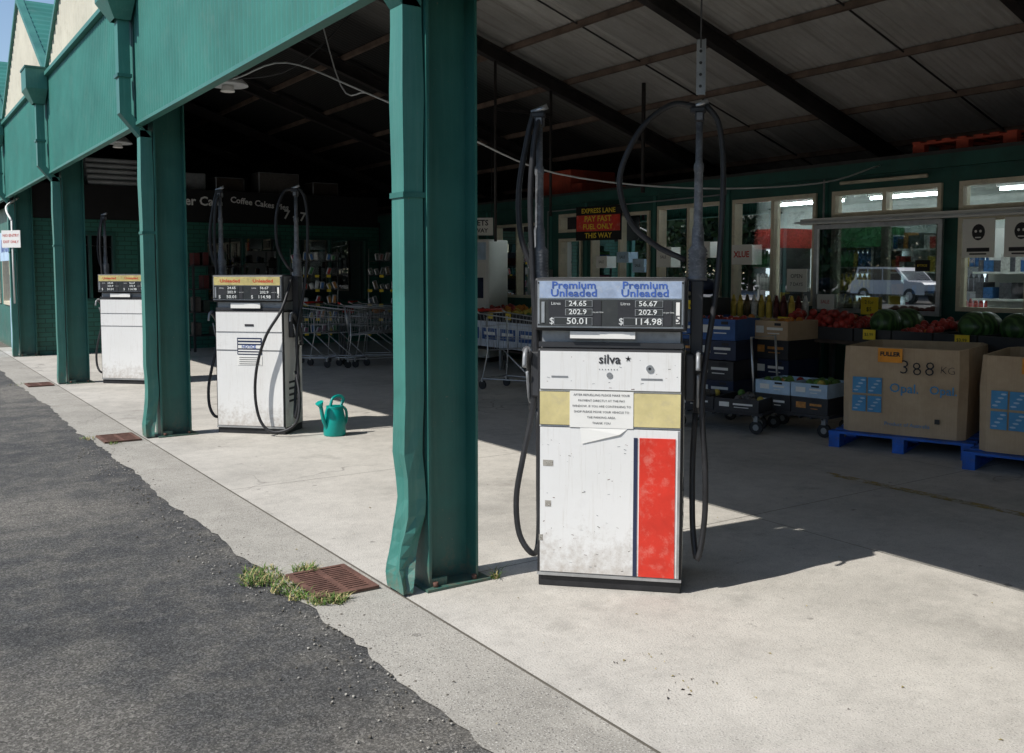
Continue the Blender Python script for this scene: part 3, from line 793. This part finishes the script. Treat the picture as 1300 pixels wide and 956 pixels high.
    for sx,mx in ((-1,-.375),(1,.405)):
        yb=.20
        b.box(mx-.03,mx+.03,yb-.05,yb+.05,1.05,1.50,DARK,.006)
        b.box(min(mx,sx*.35),max(mx,sx*.35),yb-.02,yb+.02,1.3,1.36,GREYP)
        prof=[(.045,0),(.048,.015)]
        for i in range(8): prof+=[(.040,.022+i*.016),(.049,.030+i*.016)]
        prof+=[(.03,.17),(.028,.25),(.022,.27),(.020,.52),(.024,.53),(.024,.56),(.017,.57),(.016,.80)]
        b.lathe((mx,yb,1.50),prof,MAST,16)
        b.box(mx-.022,mx+.022,yb-.03,yb+.03,2.26,2.31,MAST,.008)
        b.box(mx-.045,mx+.03,yb-.02,yb+.02,2.30,2.335,DARK,.01)
        b.cyl((mx-.04,yb,2.33),(mx+.04,yb,2.36),.014,.014,STEEL,8)
    mx=.405;yb=.2
    if kind==1:
        b.tube([(mx-.02,yb,2.335),(mx-.13,yb-.02,2.345),(mx-.26,yb-.05,2.25),(mx-.35,yb-.07,2.09),(mx-.375,yb-.07,1.95),(mx-.32,yb-.05,1.78),(mx-.2,yb-.02,1.67),(mx-.06,yb,1.60)],.0145,BLACK,10)
    else:
        b.tube([(mx-.02,yb,2.33),(mx-.10,yb-.04,2.30),(mx-.15,yb-.1,2.1),(mx-.14,yb-.12,1.8),(mx-.06,yb-.08,1.6),(mx-.03,yb-.02,1.55)],.0145,BLACK,10)
    b.tube([(mx+.03,yb,2.34),(mx+.09,yb+.0,2.25),(mx+.115,yb,2.05),(mx+.11,yb,1.75),(mx+.09,yb-.02,1.45),(mx+.05,yb-.06,1.15),(mx+.03,yb-.1,.9),(mx+.05,yb-.12,.6),(mx+.05,yb-.12,.35),(mx+.02,yb-.14,.16),(mx-.005,yb-.08,.3),(mx-.01,yb-.02,.6),(mx-.0,yb+.0,.85)],.0145,BLACK,10)
    mx=-.375
    b.tube([(mx-.03,yb,2.33),(mx-.06,yb-.01,2.2),(mx-.10,yb-.02,1.95),(mx-.09,yb-.02,1.72),(mx-.03,yb-.02,1.55),(mx-.0,yb-.03,1.4)],.0145,BLACK,10)
    b.tube([(mx+.01,yb,2.32),(mx-.015,yb-.05,2.2),(mx-.035,yb-.06,1.9),(mx-.02,yb-.06,1.5),(mx+.0,yb-.08,1.1),(mx-.02,yb-.08,.85),(mx-.06,yb-.12,.62),(mx-.09,yb-.14,.42),(mx-.07,yb-.16,.24),(mx-.0,yb-.17,.15),(mx+.01,yb-.06,.2),(mx-.0,yb+.0,.5),(mx-.0,yb+.0,.85)],.0145,BLACK,10)
    if kind==2:
        b.tube([(.40,.1,1.5),(.36,-.05,1.2),(.22,-.10,.95),(.12,-.10,.65),(.10,-.10,.35),(.16,-.10,.12),(.30,-.10,.04),(.48,-.06,.12),(.5,.0,.35),(.42,.1,.6)],.014,BLACK,10)
    for sx in (-1,1):
        nx=sx*.385
        b.box(min(sx*.352,sx*.40),max(sx*.352,sx*.40),.1,.3,.92,1.15,DARK,.01)
        b.tube([(nx+sx*.03,.26,.84),(nx+sx*.03,.23,.98),(nx+sx*.03,.14,1.1),(nx+sx*.03,.06,1.16)],.022,DARK,8)
        b.tube([(nx+sx*.03,.06,1.16),(nx+sx*.03,.02,1.14),(nx+sx*.03,.0,1.08)],.011,GREYP,8)
        b.tube([(nx+sx*.03,.26,.88),(nx+sx*.03,.15,.90),(nx+sx*.03,.08,1.05)],.007,GREYP,6)
    b.done()
pump(2.90,3.465,1); pump(2.936,8.81,2); pump(2.83,13.77,3)

b=B('watering_can',(3.57,8.30,.009),math.radians(15))
b.lathe((0,0,0),[(.10,0),(.105,.01),(.10,.17),(.085,.24),(.075,.27),(.08,.28)],TEAL,20)
b.tube([(-.08,0,.06),(-.13,0,.16),(-.16,0,.30)],.018,TEAL,8)
b.cyl((-.155,0,.29),(-.175,0,.33),.02,.04,TEAL,12)
b.tube([(.07,0,.26),(.11,0,.34),(.05,0,.37),(-.02,0,.35),(-.05,0,.27)],.014,TEAL,8)
b.tube([(.09,0,.06),(.14,0,.12),(.14,0,.22),(.09,0,.27)],.013,TEAL,8)
b.done()

# ------------------------------------------------------------ trolleys
def trolley(x,y,rot):
    b=B('shopping_trolley',(x,y,.009),rot)
    W=.26
    bot=[(-.38,-.18,.52),(.40,-.15,.58),(.40,.15,.58),(-.38,.18,.52)]
    top=[(-.45,-W,1.0),(.48,-.2,.92),(.48,.2,.92),(-.45,W,1.0)]
    def lerp(a,c,t): return tuple(a[i]+(c[i]-a[i])*t for i in range(3))
    for k in range(4):
        j=(k+1)%4
        b.tube([top[k],top[j]],.008,STEEL,5,smooth=False); b.tube([bot[k],bot[j]],.005,STEEL,5,smooth=False)
        n=14 if k%2==0 else 8
        for i in range(n+1):
            t=i/n; b.tube([lerp(bot[k],bot[j],t),lerp(top[k],top[j],t)],.0028,STEEL,4,smooth=False)
        for t in (.33,.66):
            b.tube([lerp(bot[k],top[k],t),lerp(bot[j],top[j],t)],.0035,STEEL,4,smooth=False)
    for i in range(9):
        t=i/8; b.tube([lerp(bot[0],bot[3],t),lerp(bot[1],bot[2],t)],.0028,STEEL,4,smooth=False)
    b.tube([(-.53,-W,1.04),(-.53,W,1.04)],.016,REDT,8,smooth=False)
    for s_ in (-1,1):
        b.tube([(-.45,s_*W,1.0),(-.53,s_*W,1.04)],.01,STEEL,6,smooth=False)
        b.tube([(-.38,s_*.2,.95),(-.36,s_*.2,.5),(-.42,s_*.24,.14),(.40,s_*.16,.16),(.43,s_*.16,.14)],.011,STEEL,6,smooth=False)
        b.tube([(-.1,s_*.18,.53),(.38,s_*.16,.17)],.009,STEEL,6,smooth=False)
        for wx,wy in ((-.42,.24),(.42,.16)):
            b.cyl((wx,s_*wy-.012,.06),(wx,s_*wy+.012,.06),.06,.06,BLACK,12)
            b.box(wx-.015,wx+.015,s_*wy-.018,s_*wy+.018,.1,.15,STEEL)
    b.tube([(-.42,-.24,.15),(-.42,.24,.15)],.01,STEEL,6,smooth=False); b.tube([(.42,-.16,.16),(.42,.16,.16)],.01,STEEL,6,smooth=False)
    b.done()
trolley(5.95,14.7,math.radians(-60)); trolley(6.35,14.5,math.radians(-60)); trolley(6.75,14.1,math.radians(-20)); trolley(7.2,14.6,math.radians(-40))
trolley(6.95,10.15,math.radians(-75))
def flat(x,y,rot,layers,mats,L=.95,W=.55,fruit=None):
    b=B('loaded_hand_trolley',(x,y,.009),rot)
    b.box(-L/2,L/2,-W/2,W/2,.18,.21,DARK,.004)
    for i in range(7): b.box(-L/2+.03+i*L/7,-L/2+.05+i*L/7,-W/2,W/2,.165,.18,DARK)
    for sx in (-1,1):
        for sy in (-1,1):
            b.cyl((sx*L*.42,sy*W*.42-.015,.065),(sx*L*.42,sy*W*.42+.015,.065),.065,.065,BLACK,14)
            b.cyl((sx*L*.42,sy*W*.42-.017,.065),(sx*L*.42,sy*W*.42+.017,.065),.03,.03,GREYP,10)
            b.box(sx*L*.42-.02,sx*L*.42+.02,sy*W*.42-.025,sy*W*.42+.025,.12,.18,GREYP)
    b.tube([(-L/2,-W*.45,.2),(-L/2-.05,-W*.45,.9),(-L/2-.05,W*.45,.9),(-L/2,W*.45,.2)],.012,STEEL,8,smooth=False)
    z=.212
    for k,(h,m) in enumerate(zip(layers,mats)):
        for q in range(2):
            x0=-L/2+.02+q*(L/2-.01)+U(-.012,.012); x1=x0+L/2-.03; o=U(-.03,.03)
            b.box(x0,x1,-W/2+o,W/2+o,z,z+.012,m)
            for (a,c2,d,e_) in ((x0,x1,-W/2+o,-W/2+.012+o),(x0,x1,W/2-.012+o,W/2+o),(x0,x0+.012,-W/2+.012+o,W/2-.012+o),(x1-.012,x1,-W/2+.012+o,W/2-.012+o)):
                b.box(a,c2,d,e_,z+.0125,z+h,m)
            pm=PAPER if R()<.8 else GOODS[6]
            b.box(x0+.05,x0+.15,-W/2+o-.003,-W/2+o,z+h*.35,z+h*.72,pm)
            b.box(x0+.19,x1-.06,-W/2+o-.003,-W/2+o,z+h*.52,z+h*.66,pm); b.box(x0+.20,x1-.10,-W/2+o-.003,-W/2+o,z+h*.32,z+h*.37,pm)
            b.box(x1-.16,x1-.08,-W/2+o-.005,-W/2+o-.0035,z+h*.76,z+h*.9,INK)
            if k==len(layers)-1:
                pm=fruit or random.choice(PRODS)
                for _ in range(14): b.ball((U(x0+.06,x1-.06),U(-W/2+.06,W/2-.06),z+h-.03+U(-.02,.03)),.04,pm if R()<.8 else random.choice(PRODS),seg=8,rings=6)
            else: b.box(x0+.012,x1-.012,-W/2+.012+o,W/2-.012+o,z+h-.05,z+h-.04,m)
        z+=h+.006
    b.done()
flat(7.5,7.3,math.radians(-75),[.2,.2,.2,.22],[NAVY,DARK,NAVY,BLUEC],fruit=PINK)
flat(7.0,6.55,math.radians(-70),[.12],[DARK],fruit=DGOODS[3])
flat(7.45,5.98,math.radians(-80),[.15,.13],[DARK,HPAPER],.8,.5,fruit=LIMEG)
flat(8.25,8.4,math.radians(-85),[.2,.2,.2,.2,.2],[NAVY,DARK,NAVY,BLUEC,DARK],fruit=DGOODS[2])
flat(8.1,7.0,math.radians(-85),[.2,.2,.2,.2],[DARK,NAVY,DARK,CARD],fruit=ORF)
b=B('bottle_display',(8.8,7.6,0))
b.box(-.2,.2,-.5,.5,.009,1.0,WOODD)
b.box(-.2,.2,-.5,.5,1.0,1.02,WHITE)
for i in range(9):
    for j in range(3): 
        m=random.choice([GOODS[7],DGOODS[4],GOODS[4],DGOODS[0],YF])
        b.cyl((-.12+j*.12,-.44+i*.11,1.02),(-.12+j*.12,-.44+i*.11,1.2),.035,.035,m,8); b.cyl((-.12+j*.12,-.44+i*.11,1.2),(-.12+j*.12,-.44+i*.11,1.28),.03,.012,m,8)
b.done()

# ------------------------------------------------------------ produce stalls
def stall(name,x0,x1,y0,y1,h,kinds,skirt):
    b=B(name)
    b.box(x0,x1,y0,y1,h-.04,h,WOODD)
    for yy in (y0+.04,(y0+y1)/2,y1-.04):
        for xx in (x0+.04,x1-.04): b.box(xx-.025,xx+.025,yy-.025,yy+.025,.009,h-.04,STEEL)
    b.box(x0+.03,x1-.03,y0+.03,y1-.03,.3,.32,WOODD)
    if skirt:
        n=int((y1-y0)/.5)
        for i in range(n):
            a=y0+i*(y1-y0)/n; b.box(x0-.012,x0-.002,a+.01,a+(y1-y0)/n-.01,h-.42,h-.01,skirt)
            b.box(x0-.015,x0-.0125,a+.05,a+(y1-y0)/n-.05,h-.3,h-.12,BLUEC)
            b.box(x0-.016,x0-.0155,a+.1,a+(y1-y0)/n-.1,h-.23,h-.18,PAPER)
    n=int((y1-y0)/.42)
    for i in range(n):
        a=y0+i*(y1-y0)/n; c2=a+(y1-y0)/n-.02; k=kinds[i%len(kinds)]
        for (p,q,r,t) in ((x0+.02,x1-.02,a,a+.015),(x0+.02,x1-.02,c2-.015,c2),(x0+.02,x0+.035,a+.015,c2-.015),(x1-.035,x1-.02,a+.015,c2-.015)):
            b.box(p,q,r,t,h+.001,h+.13,DARK)
        if k=='melon':
            for _ in range(3): b.ball((U(x0+.2,x1-.25),U(a+.12,c2-.12),h+.19),.155,MELON,(1.15,1,.95),16,12)
        else:
            for _ in range(46):
                px=U(x0+.06,x1-.06); b.ball((px,U(a+.05,c2-.05),h+.08+(px-x0)*.12+U(0,.05)),U(.03,.045),k if R()<.93 else random.choice(PRODS),seg=7,rings=5)
        if R()<.6:
            yy=(a+c2)/2+U(-.1,.1); b.box(x0-.02,x0-.01,yy-.07,yy+.07,h+.03,h+.13,YELT); b.text('$3.99',.045,(x0-.024,yy,h+.08),(0,-1,0),Z,INK)
    b.done()
stall('produce_stall',8.35,9.2,4.35,7.0,.84,['melon','melon',PINK,'melon',PINK,PINK],None)
stall('produce_stall',8.6,9.3,9.0,11.0,.84,[PINK,LIMEG,ORF,YF],None)
stall('produce_stall',8.15,9.0,11.4,13.5,.78,[LIMEG,YF,ORF,PINK],SKIRT)
stall('produce_stall',8.15,9.0,1.0,4.2,.84,['melon',ORF,PINK],None)
b=B('onion_bags')
for (x,y) in ((8.5,6.35),(8.6,6.6),(8.5,6.85)):
    for _ in range(20): b.ball((x+U(-.12,.12),y+U(-.1,.1),1.0+U(-.05,.12)),.045,PINK,seg=7,rings=5)
b.done()
for (x,y,z) in ((8.3,6.95,1.0),(7.5,7.6,1.18),(8.2,9.1,1.2),(8.3,10.2,1.1)):
    sign('price_card',x,y,z,.17,.12,YELT,[('$2.99',.05,0,None)],INK)
b=B('folded_tarpaulin',(8.3,8.4,1.36))
for i in range(6): b.ball((U(-.15,.15),i*.12-.3,U(0,.05)),.14,NAVY,(1.1,1,.6),12,8)
b.done()

# ------------------------------------------------------------ fruit bins on pallets
def bin_(x,y,rot,txt=True):
    p=B('blue_pallet',(x,y,.009),rot); pallet(p,-.585,.585,-.585,.585,0,BLUEP); p.done()
    b=B('cardboard_fruit_bin',(x,y,.009),rot)
    w=.50; d=.50; z0,z1=.146,.90
    c=.06
    pts=[(-w+c,-d),(w-c,-d),(w,-d+c),(w,d-c),(w-c,d),(-w+c,d),(-w,d-c),(-w,-d+c)]
    def ring(z,k,j=0): return [b.v((px*k+U(-j,j),py*k+U(-j,j),z+U(-j,j))) for px,py in pts]
    rs=[ring(z0,1),ring(z0+.25,1.008,.003),ring(z0+.5,1.012,.004),ring(z1,1.0,.010)]
    inn=[[b.v((v.co.x*.97,v.co.y*.97,v.co.z)) for v in rs[-1]],ring(z0+.3,.965)]
    al=rs+inn
    for i in range(len(al)-1):
        for k in range(8): b.face([al[i][k],al[i][(k+1)%8],al[i+1][(k+1)%8],al[i+1][k]],CARD)
    b.face(al[-1],CARD)
    fy=-d*1.02-.006
    for i in range(2):
        for k in range(2):
            cx=-.35+i*.13; cz=.40+k*.16
            b.box(cx-.058,cx+.058,fy-.006,fy-.001,cz-.070,cz+.070,TAN)
            for q in range(4): b.ball((cx-.03+q*.02,fy-.006,cz-.045+q*.03),.022,HPAPER,(1,.05,.35),10,6)
    b.text('Opal.',.11,(.02,fy-.004,.55),X,Z,TAN,bold=.001)
    b.text('Opal.',.10,(.33,fy-.004,.55),X,Z,TAN,bold=.001)
    b.text('Product of Australia',.045,(.05,fy-.004,.24),X,Z,TAN)
    b.box(.27,.31,fy-.004,fy,.27,.31,DARK)
    b.box(-.20,.0,fy-.010,fy-.004,z1-.13,z1-.01,ORANGE); b.text('FULLER',.05,(-.10,fy-.013,z1-.06),X,Z,INK,bold=.002)
    if txt:
        for (ch,xx,zz_,r,sz) in (('3',.02,.0,-.1,.17),('8',.12,-.01,.12,.16),('8',.22,-.005,-.08,.17),('K',.33,-.005,-.1,.09),('G',.39,-.01,.1,.09)):
            b.text(ch,sz,(xx,fy-.008,z1-.17+zz_),(1,0,r),(-r,0,1),INK,bold=-.002)
    for _ in range(40): b.ball((U(-.42,.42),U(-.42,.42),.66+U(-.03,.05)),.07,MELON,seg=8,rings=6)
    b.done()
bin_(7.72,4.96,math.radians(-70)); bin_(7.75,3.70,math.radians(-74),False); bin_(7.8,2.35,math.radians(-84),False)

b=B('ice_freezer',(8.75,14.1,.009),-math.pi/2+.5)
b.box(-.45,.45,-.35,.35,.08,2.10,WHITE,.02)
b.box(-.40,.40,-.362,-.351,1.75,2.05,HPAPER,.003); b.text('ICE',.22,(0,-.366,1.9),X,Z,BLUET,bold=.01)
b.box(-.40,-.01,-.362,-.351,.2,1.7,PAPER,.004); b.box(.01,.40,-.362,-.351,.2,1.7,PAPER,.004)
b.box(-.06,-.03,-.385,-.362,.8,1.2,STEEL); b.box(.08,.35,-.366,-.362,1.1,1.45,NAVY)
for sx in (-.4,.4): b.box(sx-.03,sx+.03,-.3,.3,0,.08,DARK)
b.done()
def rack(x,y,rot,goods,name='snack_rack'):
    b=B(name,(x,y,.009),rot)
    for sx in (-.45,.45): b.tube([(sx,-.2,0),(sx,.1,1.0),(sx,.15,2.0)],.012,STEEL,6,smooth=False)
    for k in range(6):
        z=.35+k*.28; yy=-.2+k*.05
        b.box(-.45,.45,yy-.03,yy+.25,z,z+.012,DARK)
        for i in range(8):
            m=random.choice(goods); cx=-.39+i*.11+U(-.015,.015)
            if R()<.88: b.box(cx-.045,cx+.045,yy+.0,yy+.07,z+.015,z+U(.13,.2),m,.02,rot=Matrix.Rotation(U(-.4,.4),3,'Y'))
        for i in (0,2,4,6):
            if R()<.6: b.box(-.39+i*.11-.04,-.39+i*.11+.04,yy-.045,yy-.035,z-.03,z+.02,YELT)
    b.done()
rack(7.15,17.5,math.radians(-20),GOODS[:7])
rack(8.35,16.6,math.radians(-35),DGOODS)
def goodsrack(x,y,rot,goods):
    b=B('display_stand',(x,y,.009),rot)
    for sx in (-.5,.5):
        for sy in (-.2,.2): b.box(sx-.02,sx+.02,sy-.02,sy+.02,0,1.7,DARK)
    for z in (.3,.75,1.2,1.65):
        b.box(-.52,.52,-.24,.24,z,z+.02,DARK)
        for i in range(6):
            if R()<.85:
                cx=-.42+i*.17; h=U(.12,.3); b.box(cx-.06,cx+.06,-.18,.12,z+.021,z+.021+h,random.choice(goods),.008)
    b.done()
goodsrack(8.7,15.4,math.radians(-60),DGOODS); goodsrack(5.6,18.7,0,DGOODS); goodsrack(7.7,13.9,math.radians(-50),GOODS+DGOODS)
b=B('produce_basket_table',(7.6,15.6,.009),math.radians(-30))
b.box(-.7,.7,-.3,.3,.72,.76,WOODD)
for sx in (-.65,.65):
    for sy in (-.25,.25): b.box(sx-.02,sx+.02,sy-.02,sy+.02,0,.72,DARK)
for i in range(5): 
    for _ in range(10): b.ball((-.55+i*.27+U(-.08,.08),U(-.2,.2),.82+U(0,.04)),.04,PRODS[i%4],seg=7,rings=5)
b.done()
b=B('garden_chair',(4.35,17.6,.009),math.radians(-30))
b.box(-.22,.22,-.22,.22,.43,.46,TEAL,.01)
for sx in (-.2,.2):
    b.cyl((sx,-.2,0),(sx,-.2,.43),.018,.018,TEAL,8); b.cyl((sx,.2,0),(sx,.24,.9),.018,.018,TEAL,8)
for z in (.6,.7,.8): b.box(-.2,.2,.21,.235,z,z+.05,TEAL)
b.done()

# ------------------------------------------------------------ across the yard
c=B('parked_car',(-24.2,28.7,0),math.radians(100))
prof=[(-2.4,.45),(-2.4,.95),(-2.25,1.05),(-1.3,1.12),(2.3,1.12),(2.42,.95),(2.42,.45)]
c.prism(prof,'y',-.92,.92,CARW)
cab=[(-1.3,1.12),(-.55,1.78),(2.05,1.82),(2.3,1.12)]
c.prism(cab,'y',-.82,.82,CARW)
for sy in (-1,1):
    c.prism([(-1.05,1.16),(-.5,1.68),(.3,1.72),(.3,1.16)],'y',sy*.822,sy*.835,CARG)
    c.prism([(.38,1.16),(.38,1.72),(1.3,1.72),(1.3,1.16)],'y',sy*.822,sy*.835,CARG)
    c.prism([(1.38,1.16),(1.38,1.72),(1.95,1.72),(2.1,1.16)],'y',sy*.822,sy*.835,CARG)
    for wx in (-1.5,1.5):
        c.cyl((wx,sy*.72,.38),(wx,sy*.94,.38),.38,.38,BLACK,24); c.cyl((wx,sy*.94,.38),(wx,sy*.95,.38),.22,.2,STEEL,16)
c.quad([(-1.28,-.75,1.16),(-1.28,.75,1.16),(-.6,.72,1.73),(-.6,-.72,1.73)],CARG)
c.box(-2.46,-2.40,-.9,.9,.4,.65,DARK); c.box(2.42,2.48,-.9,.9,.4,.65,DARK)
c.done()
def treemass(name,cx,cy,lx,ly,n,hmin,hmax):
    b=B(name)
    for i in range(n):
        x=cx+U(-lx,lx);y=cy+U(-ly,ly);h=U(hmin,hmax)
        b.cyl((x,y,0),(x+U(-.3,.3),y,h*.6),.22,.1,BARK,8)
        cl=[(x+U(-1,1)*h*.25,y+U(-1,1)*h*.25,h*U(.12,.9),h*U(.14,.24)) for _ in range(12)]
        for (qx,qy,qz,qr) in cl:
            b.cyl((x,y,h*.3),(qx,qy,qz),.07,.03,BARK,5)
            m=LEAF1 if R()<.5 else LEAF2
            for _ in range(110):
                d=Vector((random.gauss(0,1),random.gauss(0,1),random.gauss(0,1))).normalized()*qr*U(.4,1.1)
                p=Vector((qx,qy,qz))+Vector((d.x,d.y,d.z*.8)); s_=U(.25,.55)
                a=Vector((U(-1,1),U(-1,1),U(-1,1))).normalized(); q=a.cross(Vector((U(-1,1),U(-1,1),U(-1,1)))).normalized()
                b.quad([p-a*s_,p-q*s_*.5,p+a*s_,p+q*s_*.5],m)
    b.done(False)
treemass('row_of_trees',-44,34,5,48,60,8,14)
treemass('row_of_trees',6,-34,30,3,16,7,11)

# ------------------------------------------------------------ light, sky, camera
el=math.radians(48.5)
to_sun=Vector((-.996*math.cos(el),.087*math.cos(el),math.sin(el)))
ld=bpy.data.lights.new('sun','SUN'); ld.energy=5.0; ld.angle=math.radians(.53); ld.color=(1,.97,.92)
lo=bpy.data.objects.new('sun',ld); scene.collection.objects.link(lo)
lo.rotation_euler=(-to_sun).to_track_quat('-Z','Y').to_euler(); lo.location=(-10,0,20)
w=bpy.data.worlds.new('World'); scene.world=w; w.use_nodes=True
N=w.node_tree.nodes; L=w.node_tree.links
sk=N.new('ShaderNodeTexSky'); sk.sky_type='NISHITA'; sk.sun_disc=False; sk.sun_elevation=el
sk.sun_rotation=math.atan2(to_sun.x,to_sun.y); sk.dust_density=.4; sk.air_density=1.0
bg=N['Background']; bg.inputs['Strength'].default_value=.14; L.new(sk.outputs[0],bg.inputs[0])
cd=bpy.data.cameras.new('camera'); co=bpy.data.objects.new('camera',cd); scene.collection.objects.link(co)
cd.sensor_width=36; cd.lens=36*1200/1300; cd.shift_y=-44.5/1300; cd.clip_end=2000; cd.clip_start=.05
co.location=(0,0,1.55); co.rotation_euler=(math.radians(90-4.19),0,math.radians(-34))
scene.camera=co
scene.view_settings.view_transform='Standard'; scene.view_settings.look='None'; scene.view_settings.exposure=0
